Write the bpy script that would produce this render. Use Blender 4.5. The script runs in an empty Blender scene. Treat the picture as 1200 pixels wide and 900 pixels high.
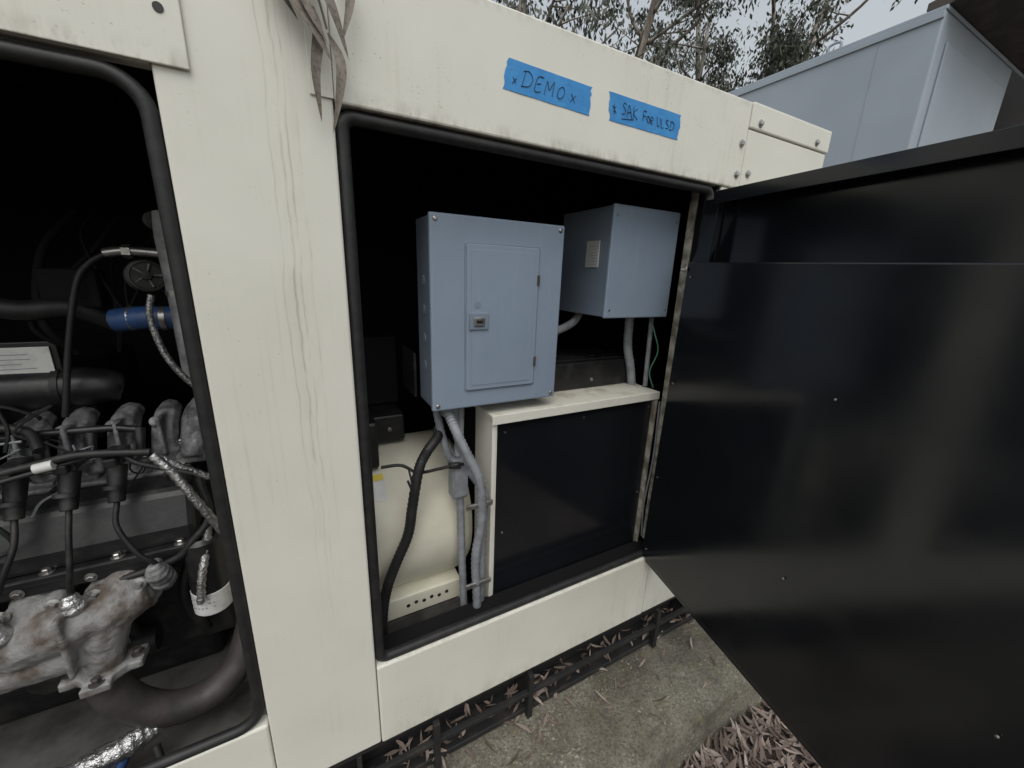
import bpy, math, random
from mathutils import Vector, Matrix, noise
random.seed(7)
SC=bpy.context.scene
COL=SC.collection
# heights are written relative to eye level; everything is lifted by LIFT at the end so that soil is z=0
LIFT=1.55
R=math.radians

# ---------------------------------------------------------------- materials
def newmat(name):
    m=bpy.data.materials.new(name); m.use_nodes=True
    nt=m.node_tree; b=nt.nodes['Principled BSDF']
    return m,nt,b
def N(nt,t,**kw):
    n=nt.nodes.new(t)
    for k,v in kw.items(): setattr(n,k,v)
    return n
def L(nt,a,b): nt.links.new(a,b)
def coords(nt,scale=(1,1,1)):
    tc=N(nt,'ShaderNodeTexCoord'); mp=N(nt,'ShaderNodeMapping')
    mp.inputs['Scale'].default_value=scale
    L(nt,tc.outputs['Object'],mp.inputs['Vector']); return mp.outputs['Vector']
def noisen(nt,vec,scale,detail=3,rough=.6):
    n=N(nt,'ShaderNodeTexNoise'); n.inputs['Scale'].default_value=scale
    n.inputs['Detail'].default_value=detail; n.inputs['Roughness'].default_value=rough
    L(nt,vec,n.inputs['Vector']); return n.outputs['Fac']
def ramp(nt,fac,p0,p1,c0=(0,0,0,1),c1=(1,1,1,1)):
    r=N(nt,'ShaderNodeValToRGB'); e=r.color_ramp.elements
    e[0].position=p0; e[1].position=p1; e[0].color=c0; e[1].color=c1
    L(nt,fac,r.inputs['Fac']); return r.outputs['Color']
def mrange(nt,v,a,b,c=0,d=1):
    r=N(nt,'ShaderNodeMapRange'); L(nt,v,r.inputs[0])
    for i,x in enumerate((a,b,c,d)): r.inputs[1+i].default_value=x
    return r.outputs[0]
def mix(nt,fac,a,b):
    m=N(nt,'ShaderNodeMix',data_type='RGBA')
    if isinstance(fac,(int,float)): m.inputs[0].default_value=fac
    else: L(nt,fac,m.inputs[0])
    for i,c in ((6,a),(7,b)):
        if isinstance(c,tuple): m.inputs[i].default_value=c if len(c)==4 else c+(1,)
        else: L(nt,c,m.inputs[i])
    return m.outputs[2]
def mth(nt,op,a,b=None):
    m=N(nt,'ShaderNodeMath',operation=op)
    for i,c in ((0,a),(1,b)):
        if c is None: continue
        if isinstance(c,(int,float)): m.inputs[i].default_value=c
        else: L(nt,c,m.inputs[i])
    return m.outputs[0]
def bump(nt,b,h,strength=.3,dist=.002):
    n=N(nt,'ShaderNodeBump'); n.inputs['Strength'].default_value=strength; n.inputs['Distance'].default_value=dist
    L(nt,h,n.inputs['Height']); L(nt,n.outputs['Normal'],b.inputs['Normal'])
def M(name,c,rough=.5,metal=0,c2=None,scale=12,lo=.4,hi=.65,bs=.0,bscale=80,bdist=.002,rv=0,spec=.5):
    m,nt,b=newmat(name)
    b.inputs['Roughness'].default_value=rough; b.inputs['Metallic'].default_value=metal
    b.inputs['Specular IOR Level'].default_value=spec
    v=coords(nt)
    if c2 is not None:
        f=ramp(nt,noisen(nt,v,scale),lo,hi); L(nt,mix(nt,f,c,c2),b.inputs['Base Color'])
    else: b.inputs['Base Color'].default_value=c+(1,)
    if rv: L(nt,mrange(nt,noisen(nt,v,scale*.7,3),0,1,rough-rv,rough+rv),b.inputs['Roughness'])
    if bs: bump(nt,b,noisen(nt,v,bscale,3),bs,bdist)
    return m
def sepz(nt):
    tc=N(nt,'ShaderNodeTexCoord'); s=N(nt,'ShaderNodeSeparateXYZ'); L(nt,tc.outputs['Object'],s.inputs[0]); return s
def cream(name,drips=False,dirt=1.0,grime=None):
    m,nt,b=newmat(name)
    v=coords(nt)
    big=noisen(nt,v,4,3)
    base=mix(nt,ramp(nt,big,.3,.7),(.70,.695,.625),(.64,.635,.565))
    st=ramp(nt,noisen(nt,coords(nt,(70,70,1.6)),1.0,3,.55),.56,.80)
    st=mth(nt,'MULTIPLY',mth(nt,'MULTIPLY',st,ramp(nt,big,.45,.7)),.42*dirt)
    base=mix(nt,st,base,(.42,.38,.28))
    fine=noisen(nt,v,170,2,.7)
    base=mix(nt,mth(nt,'MULTIPLY',mth(nt,'MULTIPLY',ramp(nt,fine,.66,.74),ramp(nt,big,.42,.62)),.55*dirt),base,(.22,.19,.12))
    s=sepz(nt)
    for (z0,z1,am) in (grime or []):
        g=mrange(nt,s.outputs['Z'],z0,z1,1,0)
        n2=ramp(nt,noisen(nt,coords(nt,(30,30,12)),1.0,4,.7),.45,.66)
        base=mix(nt,mth(nt,'MULTIPLY',mth(nt,'MULTIPLY',g,n2),am),base,(.17,.155,.10))
    if drips:
        w=noisen(nt,v,5,4,.55); w=mth(nt,'MULTIPLY',mth(nt,'SUBTRACT',w,.5),.030)
        x=mth(nt,'ADD',s.outputs['X'],w)
        zt=mrange(nt,s.outputs['Z'],-.85,-.20)
        br=noisen(nt,coords(nt,(30,4,6)),1.0,3,.7)
        for i,(x0,wd,am) in enumerate(((-.016,.0008,.32),(.000,.0011,.50),(.010,.0008,.45),(.026,.0007,.25),(.006,.014,.12))):
            d=mth(nt,'ABSOLUTE',mth(nt,'SUBTRACT',x,x0))
            k=mrange(nt,d,wd*2.4,wd*.2)
            f=mth(nt,'MULTIPLY',mth(nt,'MULTIPLY',mth(nt,'MULTIPLY',k,ramp(nt,br,.34+.02*i,.60)),zt),am)
            base=mix(nt,f,base,(.27,.24,.16))
    L(nt,base,b.inputs['Base Color'])
    b.inputs['Roughness'].default_value=.42
    bump(nt,b,noisen(nt,v,9,1),.12,.004)
    return m
CREAM=cream('cream_paint'); CREAMD=cream('cream_paint_rain_marked',True,1.1)
CREAMC=cream('cream_paint_dirty',False,1.6,[(.262,.290,.50),(.482,.462,.35)])
CREAMS=cream('cream_paint_sill',False,1.3,[(-1.20,-1.14,.30),(-.945,-.950,.35)])
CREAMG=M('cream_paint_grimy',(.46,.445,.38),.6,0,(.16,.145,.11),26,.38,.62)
CREAML=M('cream_paint_ledge',(.62,.605,.53),.5,0,(.42,.38,.30),14,.50,.72)
def blackpaint():
    m,nt,b=newmat('black_satin_paint')
    v=coords(nt)
    f=ramp(nt,noisen(nt,v,2.2,3),.35,.75)
    c=mix(nt,f,(.006,.0068,.0088),(.0115,.0127,.0155))
    dust=ramp(nt,noisen(nt,v,240,2,.7),.72,.78)
    c=mix(nt,mth(nt,'MULTIPLY',dust,.35),c,(.08,.08,.09))
    L(nt,c,b.inputs['Base Color'])
    L(nt,mrange(nt,noisen(nt,v,3.5,4),.3,.7,.11,.24),b.inputs['Roughness']); b.inputs['Specular IOR Level'].default_value=.6
    bump(nt,b,noisen(nt,v,4.0,1),.07,.008)
    return m
BLK=blackpaint()
LINER=M('interior_lining',(.007,.007,.008),.8,spec=.2)
RUB=M('rubber',(.010,.010,.011),.55,0,(.02,.02,.02),30)
def enamel():
    m,nt,b=newmat('panel_grey_enamel'); v=coords(nt)
    c=mix(nt,ramp(nt,noisen(nt,v,5,3),.35,.7),(.235,.295,.375),(.21,.265,.34))
    st=ramp(nt,noisen(nt,coords(nt,(60,60,2.5)),1,3),.58,.8); c=mix(nt,mth(nt,'MULTIPLY',st,.25),c,(.36,.40,.45))
    sp=ramp(nt,noisen(nt,v,130,2,.7),.69,.75); c=mix(nt,mth(nt,'MULTIPLY',sp,.4),c,(.10,.11,.12))
    L(nt,c,b.inputs['Base Color']); L(nt,mrange(nt,noisen(nt,v,9,3),0,1,.28,.52),b.inputs['Roughness'])
    bump(nt,b,noisen(nt,v,300,1),.05,.0008); return m
GREY=enamel()
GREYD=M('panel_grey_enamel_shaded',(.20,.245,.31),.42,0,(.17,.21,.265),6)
STEEL=M('zinc_steel',(.45,.45,.44),.35,.9,(.25,.24,.23),60)
COND=M('grey_conduit',(.26,.275,.30),.5,0,(.17,.18,.195),25,bs=.2,bscale=60)
ALU=M('cast_aluminium',(.27,.27,.275),.55,.30,(.085,.085,.09),30,.38,.62,.8,150,.0025)
IRON=M('heat_stained_manifold',(.235,.235,.232),.68,.15,(.095,.074,.060),19,.42,.62,1.0,95,.003)
RUST=M('brown_exhaust_pipe',(.046,.041,.041),.55,.3,(.075,.066,.064),14,.4,.65,.6,70)
BLKP=M('black_plastic',(.012,.012,.013),.38,0,(.028,.028,.028),20,.5,.7,.3,60,rv=.08)
ENG=M('engine_dark_metal',(.020,.020,.022),.48,.4,(.048,.045,.042),18,.45,.65,.5,60)
FOIL=M('foil_sleeve',(.58,.58,.58),.3,.9,(.36,.36,.36),90,bs=1.0,bscale=140,bdist=.004)
BRAID=M('braided_hose',(.34,.34,.34),.42,.7,(.10,.10,.10),260,.45,.55,.6,300)
DUCT=M('grey_riser_plastic',(.30,.30,.31),.5,0,(.15,.15,.155),20)
BLUE=M('blue_hose_rubber',(.028,.075,.21),.45,0,(.02,.045,.11),30)
WHITE=M('white_label',(.62,.62,.60),.5,0,(.50,.50,.49),40)
INK=M('ink',(.012,.014,.03),.6)
INKG=M('label_print',(.30,.30,.31),.6)
YEL=M('yellow_label',(.62,.50,.06),.5)
GREEN=M('green_wire',(.05,.16,.10),.5)
ALTC=M('alternator_cream',(.66,.64,.535),.45,0,(.58,.555,.45),8,.4,.7,.1,40)
FLOORM=M('dusty_floor',(.12,.117,.11),.75,0,(.05,.046,.042),9,.4,.65,.5,60)
SKID=M('skid_black_paint',(.013,.013,.014),.6,0,(.035,.03,.026),14,.5,.7,.4,70)
def tapem():
    m,nt,b=newmat('blue_painters_tape'); v=coords(nt)
    c=mix(nt,ramp(nt,noisen(nt,v,18,4),.35,.65),(.03,.215,.53),(.045,.27,.60))
    L(nt,c,b.inputs['Base Color']); b.inputs['Roughness'].default_value=.65
    bump(nt,b,noisen(nt,coords(nt,(260,40,60)),1.0,3),.5,.0012); return m
TAPE=tapem()
def concrete():
    m,nt,b=newmat('weathered_concrete'); v=coords(nt)
    n1=noisen(nt,v,3.4,5,.68)
    c=mix(nt,ramp(nt,n1,.40,.60),(.25,.232,.185),(.105,.093,.07))
    agg=ramp(nt,noisen(nt,v,110,3,.75),.47,.60); c=mix(nt,mth(nt,'MULTIPLY',agg,.55),c,(.05,.044,.036))
    patch=ramp(nt,noisen(nt,v,8,3),.42,.62)
    li=ramp(nt,noisen(nt,coords(nt,(1,1.2,1)),80,3,.75),.58,.63); c=mix(nt,mth(nt,'MULTIPLY',mth(nt,'MULTIPLY',li,patch),.75),c,(.50,.48,.38))
    ye=ramp(nt,noisen(nt,v,25,4,.7),.56,.66); c=mix(nt,mth(nt,'MULTIPLY',ye,.45),c,(.19,.165,.07))
    L(nt,c,b.inputs['Base Color']); b.inputs['Roughness'].default_value=.9
    h=mth(nt,'ADD',noisen(nt,v,70,5,.75),mth(nt,'MULTIPLY',n1,2.0)); bump(nt,b,h,.9,.012); return m
CONC=concrete()
def soil():
    m,nt,b=newmat('soil_with_leaf_mould'); v=coords(nt)
    c=mix(nt,ramp(nt,noisen(nt,v,1.2,4,.7),.3,.7),(.055,.042,.034),(.11,.088,.072))
    c=mix(nt,ramp(nt,noisen(nt,v,28,4,.7),.45,.62),c,(.035,.026,.021))
    L(nt,c,b.inputs['Base Color']); b.inputs['Roughness'].default_value=.95
    bump(nt,b,noisen(nt,v,30,4,.75),1.0,.03); return m
SOIL=soil()
def leafmat(name,c0,c1,c2,rough=.6,mott=0):
    m,nt,b=newmat(name)
    g=N(nt,'ShaderNodeNewGeometry'); r=N(nt,'ShaderNodeValToRGB'); L(nt,g.outputs['Random Per Island'],r.inputs['Fac'])
    e=r.color_ramp.elements; e[0].color=c0+(1,); e[1].color=c2+(1,); k=e.new(.5); k.color=c1+(1,)
    c=r.outputs['Color']
    if mott: c=mix(nt,mth(nt,'MULTIPLY',ramp(nt,noisen(nt,coords(nt),160,4,.7),.48,.62),mott),c,(.05,.04,.028))
    L(nt,c,b.inputs['Base Color']); b.inputs['Roughness'].default_value=rough; return m
LITTER=leafmat('dry_eucalyptus_leaf',(.09,.06,.046),(.19,.145,.12),(.36,.30,.26))
DRYL=leafmat('hanging_dry_leaf',(.12,.098,.075),(.18,.155,.125),(.27,.245,.21),.6,.6)
FOL=leafmat('eucalyptus_foliage',(.035,.045,.032),(.065,.077,.055),(.12,.125,.10))  # leaf tones lightened: overcast haze is put into the colour
def bark():
    m,nt,b=newmat('eucalyptus_bark'); v=coords(nt,(3,3,.7))
    c=mix(nt,ramp(nt,noisen(nt,v,2,5),.35,.62),(.36,.33,.29),(.13,.11,.09)); L(nt,c,b.inputs['Base Color']); b.inputs['Roughness'].default_value=.85; return m
BARK=bark()
TANK=M('pale_blue_grey_paint',(.36,.415,.47),.5,0,(.30,.345,.40),1.2,.35,.7,.05,6)
DARKTRIM=M('dark_weathered_metal',(.03,.027,.026),.6,0,(.07,.055,.045),12)

# ---------------------------------------------------------------- mesh helpers
def empty(name,loc=(0,0,0)):
    o=bpy.data.objects.new(name,None); COL.objects.link(o); o.location=loc; o.empty_display_size=.1; return o
def mk(name,verts,faces,mat,parent=None,smooth=True,ang=35):
    me=bpy.data.meshes.new(name); me.from_pydata([tuple(v) for v in verts],[],faces); me.update()
    if smooth:
        for p in me.polygons: p.use_smooth=True
        try: me.set_sharp_from_angle(angle=R(ang))
        except Exception: pass
    if mat: me.materials.append(mat)
    o=bpy.data.objects.new(name,me); COL.objects.link(o)
    if parent: o.parent=parent
    return o
def bev(o,w,seg=2):
    if w>0:
        b=o.modifiers.new('bevel','BEVEL'); b.width=w; b.segments=seg; b.limit_method='ANGLE'; b.angle_limit=R(40)
    return o
def box(name,x0,x1,y0,y1,z0,z1,mat,parent=None,b=.002,seg=2):
    v=[(x0,y0,z0),(x1,y0,z0),(x1,y1,z0),(x0,y1,z0),(x0,y0,z1),(x1,y0,z1),(x1,y1,z1),(x0,y1,z1)]
    f=[(0,3,2,1),(4,5,6,7),(0,1,5,4),(1,2,6,5),(2,3,7,6),(3,0,4,7)]
    return bev(mk(name,v,f,mat,parent,False),b,seg)
def prism(name,poly,axis,a0,a1,mat,parent=None,b=.002):
    def P(p,a):
        if axis=='x': return (a,p[0],p[1])
        if axis=='y': return (p[0],a,p[1])
        return (p[0],p[1],a)
    n=len(poly); v=[P(p,a0) for p in poly]+[P(p,a1) for p in poly]
    f=[tuple(range(n)),tuple(range(2*n-1,n-1,-1))]+[(i,i+n,(i+1)%n+n,(i+1)%n) for i in range(n)]
    o=mk(name,v,f,mat,parent,False)
    import bmesh
    bm=bmesh.new(); bm.from_mesh(o.data); bmesh.ops.recalc_face_normals(bm,faces=bm.faces); bm.to_mesh(o.data); bm.free()
    return bev(o,b)
def catmull(pts,sub):
    P=[Vector(p) for p in pts]
    if len(P)<3 or sub<=1: return P,[i for i in range(len(P))]
    Q=[P[0]*2-P[1]]+P+[P[-1]*2-P[-2]]; out=[];par=[]
    for i in range(1,len(Q)-2):
        for k in range(sub):
            t=k/sub; a,b,c,d=Q[i-1],Q[i],Q[i+1],Q[i+2]
            out.append(.5*((2*b)+(c-a)*t+(2*a-5*b+4*c-d)*t*t+(3*b-a-3*c+d)*t**3)); par.append(i-1+t)
    out.append(P[-1]); par.append(len(P)-1); return out,par
def sweepdata(pts,r,n=12,sub=8,corr=0,corrn=1):
    C,par=catmull(pts,sub)
    if not isinstance(r,(list,tuple)): r=[r]*len(pts)
    V=[];F=[]
    T=[]
    for i in range(len(C)):
        a=C[max(0,i-1)]; b=C[min(len(C)-1,i+1)]; T.append((b-a).normalized())
    up=Vector((0,0,1)) if abs(T[0].z)<.9 else Vector((1,0,0))
    nrm=(up-T[0]*up.dot(T[0])).normalized()
    for i,c in enumerate(C):
        nrm=(nrm-T[i]*nrm.dot(T[i])).normalized(); bn=T[i].cross(nrm)
        j=min(int(par[i]),len(r)-1); j2=min(j+1,len(r)-1); t=par[i]-j
        rr=r[j]*(1-t)+r[j2]*t
        if corr: rr*=1+corr*(1 if (i//corrn)%2 else -1)
        for k in range(n):
            th=2*math.pi*k/n; V.append(c+nrm*(rr*math.cos(th))+bn*(rr*math.sin(th)))
    for i in range(len(C)-1):
        for k in range(n):
            a=i*n+k;b=i*n+(k+1)%n; F.append((a,b,b+n,a+n))
    F.append(tuple(range(n-1,-1,-1))); F.append(tuple(range(len(V)-n,len(V))))
    return V,F
def tube(name,pts,r,mat,parent=None,n=12,sub=8,corr=0,corrn=1):
    V,F=sweepdata(pts,r,n,sub,corr,corrn); return mk(name,V,F,mat,parent,True,50)
def cyl(name,p0,p1,r0,mat,parent=None,r1=None,n=24,b=0):
    o=tube(name,[p0,p1],[r0,r0 if r1 is None else r1],mat,parent,n,1)
    return bev(o,b) if b else o
def lathe(name,axis_o,axis_d,prof,mat,parent=None,n=40):
    d=Vector(axis_d).normalized(); o=Vector(axis_o)
    up=Vector((0,0,1)) if abs(d.z)<.9 else Vector((1,0,0)); u=(up-d*up.dot(d)).normalized(); w=d.cross(u)
    V=[];F=[]
    for a,r in prof:
        for k in range(n):
            th=2*math.pi*k/n; V.append(o+d*a+u*(r*math.cos(th))+w*(r*math.sin(th)))
    for i in range(len(prof)-1):
        for k in range(n):
            A=i*n+k;B=i*n+(k+1)%n; F.append((A,B,B+n,A+n))
    F.append(tuple(range(n-1,-1,-1))); F.append(tuple(range(len(V)-n,len(V))))
    return mk(name,V,F,mat,parent,True,30)
def bolt(name,p,d,r,mat,parent,h=.006,washer=True):
    p=Vector(p); d=Vector(d).normalized()
    if washer: lathe(name+'_washer',p,d,[(0,r*1.6),(.0012,r*1.6),(.0016,r*1.45)],mat,parent,16)
    lathe(name,p+d*.0015,d,[(0,r),(h*.8,r),(h,r*.75)],mat,parent,6)
def boxdata(x0,x1,y0,y1,z0,z1):
    return ([(x0,y0,z0),(x1,y0,z0),(x1,y1,z0),(x0,y1,z0),(x0,y0,z1),(x1,y0,z1),(x1,y1,z1),(x0,y1,z1)],
    [(0,3,2,1),(4,5,6,7),(0,1,5,4),(1,2,6,5),(2,3,7,6),(3,0,4,7)])
CLOUD=bpy.data.textures.new('cast_lumps','CLOUDS'); CLOUD.noise_scale=.035; CLOUD.noise_depth=1
def merged(name,parts,mat,parent,voxel=None,smooth_it=4,disp=0):
    V=[];F=[]
    for v,f in parts:
        o=len(V); V+=list(v); F+=[tuple(i+o for i in q) for q in f]
    ob=mk(name,V,F,mat,parent,True,50)
    if voxel:
        m=ob.modifiers.new('remesh','REMESH'); m.mode='VOXEL'; m.voxel_size=voxel; m.use_smooth_shade=True
        s=ob.modifiers.new('smooth','SMOOTH'); s.iterations=smooth_it; s.factor=.5
        if disp:
            d=ob.modifiers.new('lumps','DISPLACE'); d.texture=CLOUD; d.strength=disp; d.mid_level=.5; d.texture_coords='LOCAL'
    return ob

# ---------------------------------------------------------------- generator enclosure
E=empty('generator_enclosure')
T=.03
XL,XR,YB=-2.3,1.572,1.25
ZT,ZB=.480,-1.20
box('door_post',-.148,.082,0,T,ZB,ZT,CREAMD,E,.004)
box('top_beam',.0835,1.156,-.003,T,.262,ZT,CREAMC,E,.004)
box('top_beam_lap',.048,.0830,-.0032,-.0008,.2665,ZT,CREAMC,E,.0008)
box('top_beam_corner',1.158,XR,-.003,T,.262,.4155,CREAM,E,.004)
box('roof_cap_corner',1.158,XR+.006,-.006,T,.4175,ZT+.002,CREAM,E,.004)
box('bottom_sill',.0838,1.020,-.004,T,ZB,-.945,CREAMS,E,.005)
box('bottom_sill_end',1.0225,XR,-.003,T,ZB,-.945,CREAMS,E,.005)
box('hinge_post',1.085,XR,.001,T,-.944,.261,CREAM,E,.003)
box('engine_bay_sill',-1.6,-.1495,-.002,T,ZB,-.980,CREAMS,E,.005)
box('engine_bay_header',-1.6,-.1495,.002,T,.262,ZT,CREAM,E,.003)
box('header_cover_plate',-2.28,-.104,-.0065,-.0012,.262,ZT-.002,CREAMC,E,.0015)
box('end_post',XL,-1.602,.0,T,ZB,ZT,CREAM,E,.004)
cyl('plate_hole',(-.128,-.0078,.328),(-.128,-.0066,.328),.006,RUB,E)
box('sill_ledge',.084,1.07,T+.001,.100,-.985,-.962,LINER,E,.002)
box('jamb_return',1.074,1.084,.004,.085,-.944,.261,LINER,E,.002)
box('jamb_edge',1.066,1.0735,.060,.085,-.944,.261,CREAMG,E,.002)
box('roof',XL,XR,T+.001,YB,.455,ZT,CREAM,E,.006)
box('side_wall',XR-.03,XR,T+.001,YB-.031,ZB,.454,CREAM,E,.003)
box('side_wall_far',XL,XL+.03,T+.001,YB-.031,ZB,.454,CREAM,E,.003)
box('back_wall',XL,XR,YB-.03,YB,ZB,.454,CREAM,E,.003)
box('lining_roof',XL+.04,XR-.04,.036,YB-.05,.435,.452,LINER,E,0)
box('lining_back',XL+.04,XR-.04,YB-.05,YB-.034,ZB+.01,.434,LINER,E,0)
box('lining_end',XR-.05,XR-.034,.036,YB-.055,ZB+.01,.434,LINER,E,0)
box('lining_end_far',XL+.034,XL+.05,.036,YB-.055,ZB+.01,.434,LINER,E,0)
box('lining_beam',.10,XR-.05,.0315,.034,.27,.434,LINER,E,0)
box('lining_post',-.146,.080,.0315,.034,ZB+.03,.434,LINER,E,0)
box('lining_header',-1.6,-.147,.0315,.034,.27,.434,LINER,E,0)
box('lining_hinge_post',1.088,XR-.05,.0315,.034,-.94,.26,LINER,E,0)
box('floor_pan',XL+.04,XR-.04,.035,YB-.06,-1.19,-1.15,FLOORM,E,0)
def seal(name,x0,x1,z0,z1,y,r,rad=.03):
    pts=[(x1,y,(z0+z1)/2)]
    for cx,cz,a0 in ((x1-rad,z1-rad,0),(x0+rad,z1-rad,90),(x0+rad,z0+rad,180),(x1-rad,z0+rad,270)):
        for k in range(9):
            a=R(a0+k*11.25); pts.append((cx+rad*math.cos(a),y,cz+rad*math.sin(a)))
    pts.append(pts[0]); tube(name,pts,r,RUB,E,10,1)
seal('door_seal',.094,1.060,-.940,.250,.016,.0125,.022)
seal('engine_bay_seal',-1.55,-.160,-.975,.246,.010,.0115,.05)
for p in ((1.135,.375),(1.135,.297)): bolt('beam_bolt',(p[0],-.0032,p[1]),(0,-1,0),.0065,STEEL,E)
for p in ((1.20,.435),(1.50,.437),(1.185,.305)): bolt('cap_bolt',(p[0],-.0062 if p[1]>.42 else -.003,p[1]),(0,-1,0),.0065,STEEL,E)
box('skid_top_flange',XL,XR,.006,.10,-1.222,-1.2015,SKID,E,.002)
box('skid_web',XL,XR,.085,.098,-1.378,-1.223,SKID,E,.001)
box('skid_bottom_flange',XL,XR,.004,.084,-1.392,-1.372,SKID,E,.002)
for x in (-1.8,-1.2,-.6,.02,.535,1.30): box('skid_stiffener',x,x+.012,.0045,.084,-1.371,-1.223,SKID,E,.001)
box('skid_rail',XL,XR,-.012,.003,-1.300,-1.285,SKID,E,.001)
for x in (.22,.53,1.1): box('skid_strap',x,x+.018,-.014,.003,-1.398,-1.2205,SKID,E,.001)
box('skid_back',XL,XR,YB-.1,YB-.02,-1.392,-1.2015,SKID,E,.002)
for x in (XL+.05,XR-.09): box('skid_cross_member',x,x+.04,.1,YB-.12,-1.392,-1.2015,SKID,E,.002)

# ---------------------------------------------------------------- open door
D=empty('enclosure_door',(.985,-.005,0))
dx=Vector((-.196,-.981,0)).normalized(); dz=Vector((0,0,1)); dn=dz.cross(dx)
mr=Matrix((dx,dn,dz)).transposed().to_4x4()
D.matrix_world=Matrix.Translation((.985,-.005,0))@mr@Matrix.Rotation(R(1.1),4,'Y')
DW=1.03; DT=.230
box('insulation_panel',.0,DW-.03,.0,.045,-.940,.052,BLK,D,.003)
box('door_skin',.02,DW,.056,.062,-.955,DT,BLK,D,.001)
box('skin_outer',.02,DW,.0625,.065,-.955,DT,CREAM,D,.001)
box('door_top_flange',.045,DW,.0155,.0555,DT-.006,DT+.0005,BLK,D,.002)
box('door_top_return',.045,DW,.0125,.0150,DT-.030,DT,BLK,D,.001)
box('door_bottom_flange',.02,DW,.004,.0555,-.955,-.9415,BLK,D,.002)
box('door_end_flange',DW-.012,DW,.004,.055,-.940,DT-.007,BLK,D,.002)
prism('gusset',[(-.01,.053),(.055,.053),(.055,.20)],'y',.02,.024,BLK,D,.0006)
box('hinge_leaf',-.03,.04,.050,.055,-.94,.22,BLK,D,.001)
for s,z in ((.022,.012),(.022,-.30),(.022,-.62),(.022,-.90),(.47,-.20),(.47,-.62),(.80,.0),(.80,-.6)):
    bolt('panel_rivet',(s,-.0005,z),(0,-1,0),.0026,STEEL,D,.003,False)
bolt('stay_stud',(-.004,-.001,.032),(-.5,-1,0),.006,STEEL,D,.012)

# ---------------------------------------------------------------- blue tape with handwriting
GL={'D':[[(0,0),(.08,1)],[(-.08,.95),(.35,1),(.72,.62),(.5,.15),(-.05,0)]],
'E':[[(.6,1),(.05,.96),(0,.02),(.58,.05)],[(.03,.52),(.48,.55)]],
'M':[[(0,0),(.12,1),(.40,.35),(.72,1.02),(.80,0)]],
'O':[[(.35,1),(.05,.75),(.02,.3),(.3,0),(.62,.25),(.66,.7),(.35,1)]],
'X':[[(0,0),(.5,.6)],[(0,.62),(.48,0)]],
'S':[[(.5,.9),(.25,1),(.05,.75),(.45,.42),(.4,.08),(.0,.06)]],
'A':[[(0,0),(.3,1),(.6,0)],[(.12,.38),(.5,.4)]],
'K':[[(.0,0),(.02,1)],[(.5,.95),(.05,.45),(.55,.0)]],
'F':[[(.5,1),(.02,.95),(0,0)],[(.02,.5),(.4,.52)]],
'R':[[(0,0),(.02,1),(.45,.85),(.4,.55),(.03,.48),(.5,0)]],
'U':[[(0,1),(.05,.2),(.3,0),(.55,.25),(.58,1)]],
'L':[[(.02,1),(0,.02),(.5,.05)]],
'*':[[(0,.2),(.45,.75)],[(0,.75),(.45,.2)],[(.22,.9),(.22,.05)]],
'-':[[(0,0),(1.9,.1)]]}
rj=random.Random(12)
def tape(name,c,text,y=-.0034):
    P=empty(name)
    n=14; V=[];F=[]
    tl,tr,br,bl=[Vector((p[0],0,p[1])) for p in c]
    rows=9
    for j in range(rows):
        t=j/(rows-1)
        a=bl.lerp(tl,t); b=br.lerp(tr,t)
        for i in range(n+1):
            s=i/n; p=a.lerp(b,s)
            jag=0
            if i in (0,n): jag=random.uniform(-.003,.003)
            V.append((p.x+jag,y-.0003-.0006*abs(math.sin(s*9+j*.5)),p.z))
    for j in range(rows-1):
        for i in range(n):
            a=j*(n+1)+i; F.append((a,a+1,a+n+2,a+n+1))
    o=mk('strip',V,F,TAPE,P,False); s=o.modifiers.new('thick','SOLIDIFY'); s.thickness=.0003; s.offset=-1
    W=(br-bl).length; H=(tl-bl).length
    ux=(br-bl)/W; uz=(tl-bl)/H
    for ch,x,z,sz in text:
        sl=rj.uniform(-.12,.18); asx=rj.uniform(.85,1.1)
        for st in GL[ch]:
            pts=[]
            for q in st:
                p=bl+ux*(x+(q[0]*asx+q[1]*sl)*sz+rj.uniform(-.0008,.0008))+uz*(z+q[1]*sz+q[0]*.05*sz+rj.uniform(-.0008,.0008))
                pts.append((p.x,y-.0014,p.z))
            tube('ink_'+('star' if ch=='*' else 'line' if ch=='-' else ch),pts,.00066,INK,P,5,4)
    return P
tape('painters_tape',[(.400,.400),(.601,.395),(.603,.341),(.390,.347)],
 [('X',.016,.014,.016),('D',.038,.013,.028),('E',.068,.013,.026),('M',.090,.012,.026),('O',.120,.012,.024),('X',.156,.014,.024)])
tape('painters_tape',[(.653,.398),(.884,.396),(.882,.341),(.657,.343)],
 [('*',.010,.012,.024),('S',.036,.018,.024),('A',.052,.016,.024),('K',.071,.016,.024),('F',.102,.018,.020),('O',.115,.017,.014),('R',.126,.017,.014),
  ('U',.148,.016,.019),('L',.164,.016,.019),('S',.178,.016,.019),('D',.193,.016,.019),('-',.036,.010,.022)])

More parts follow.
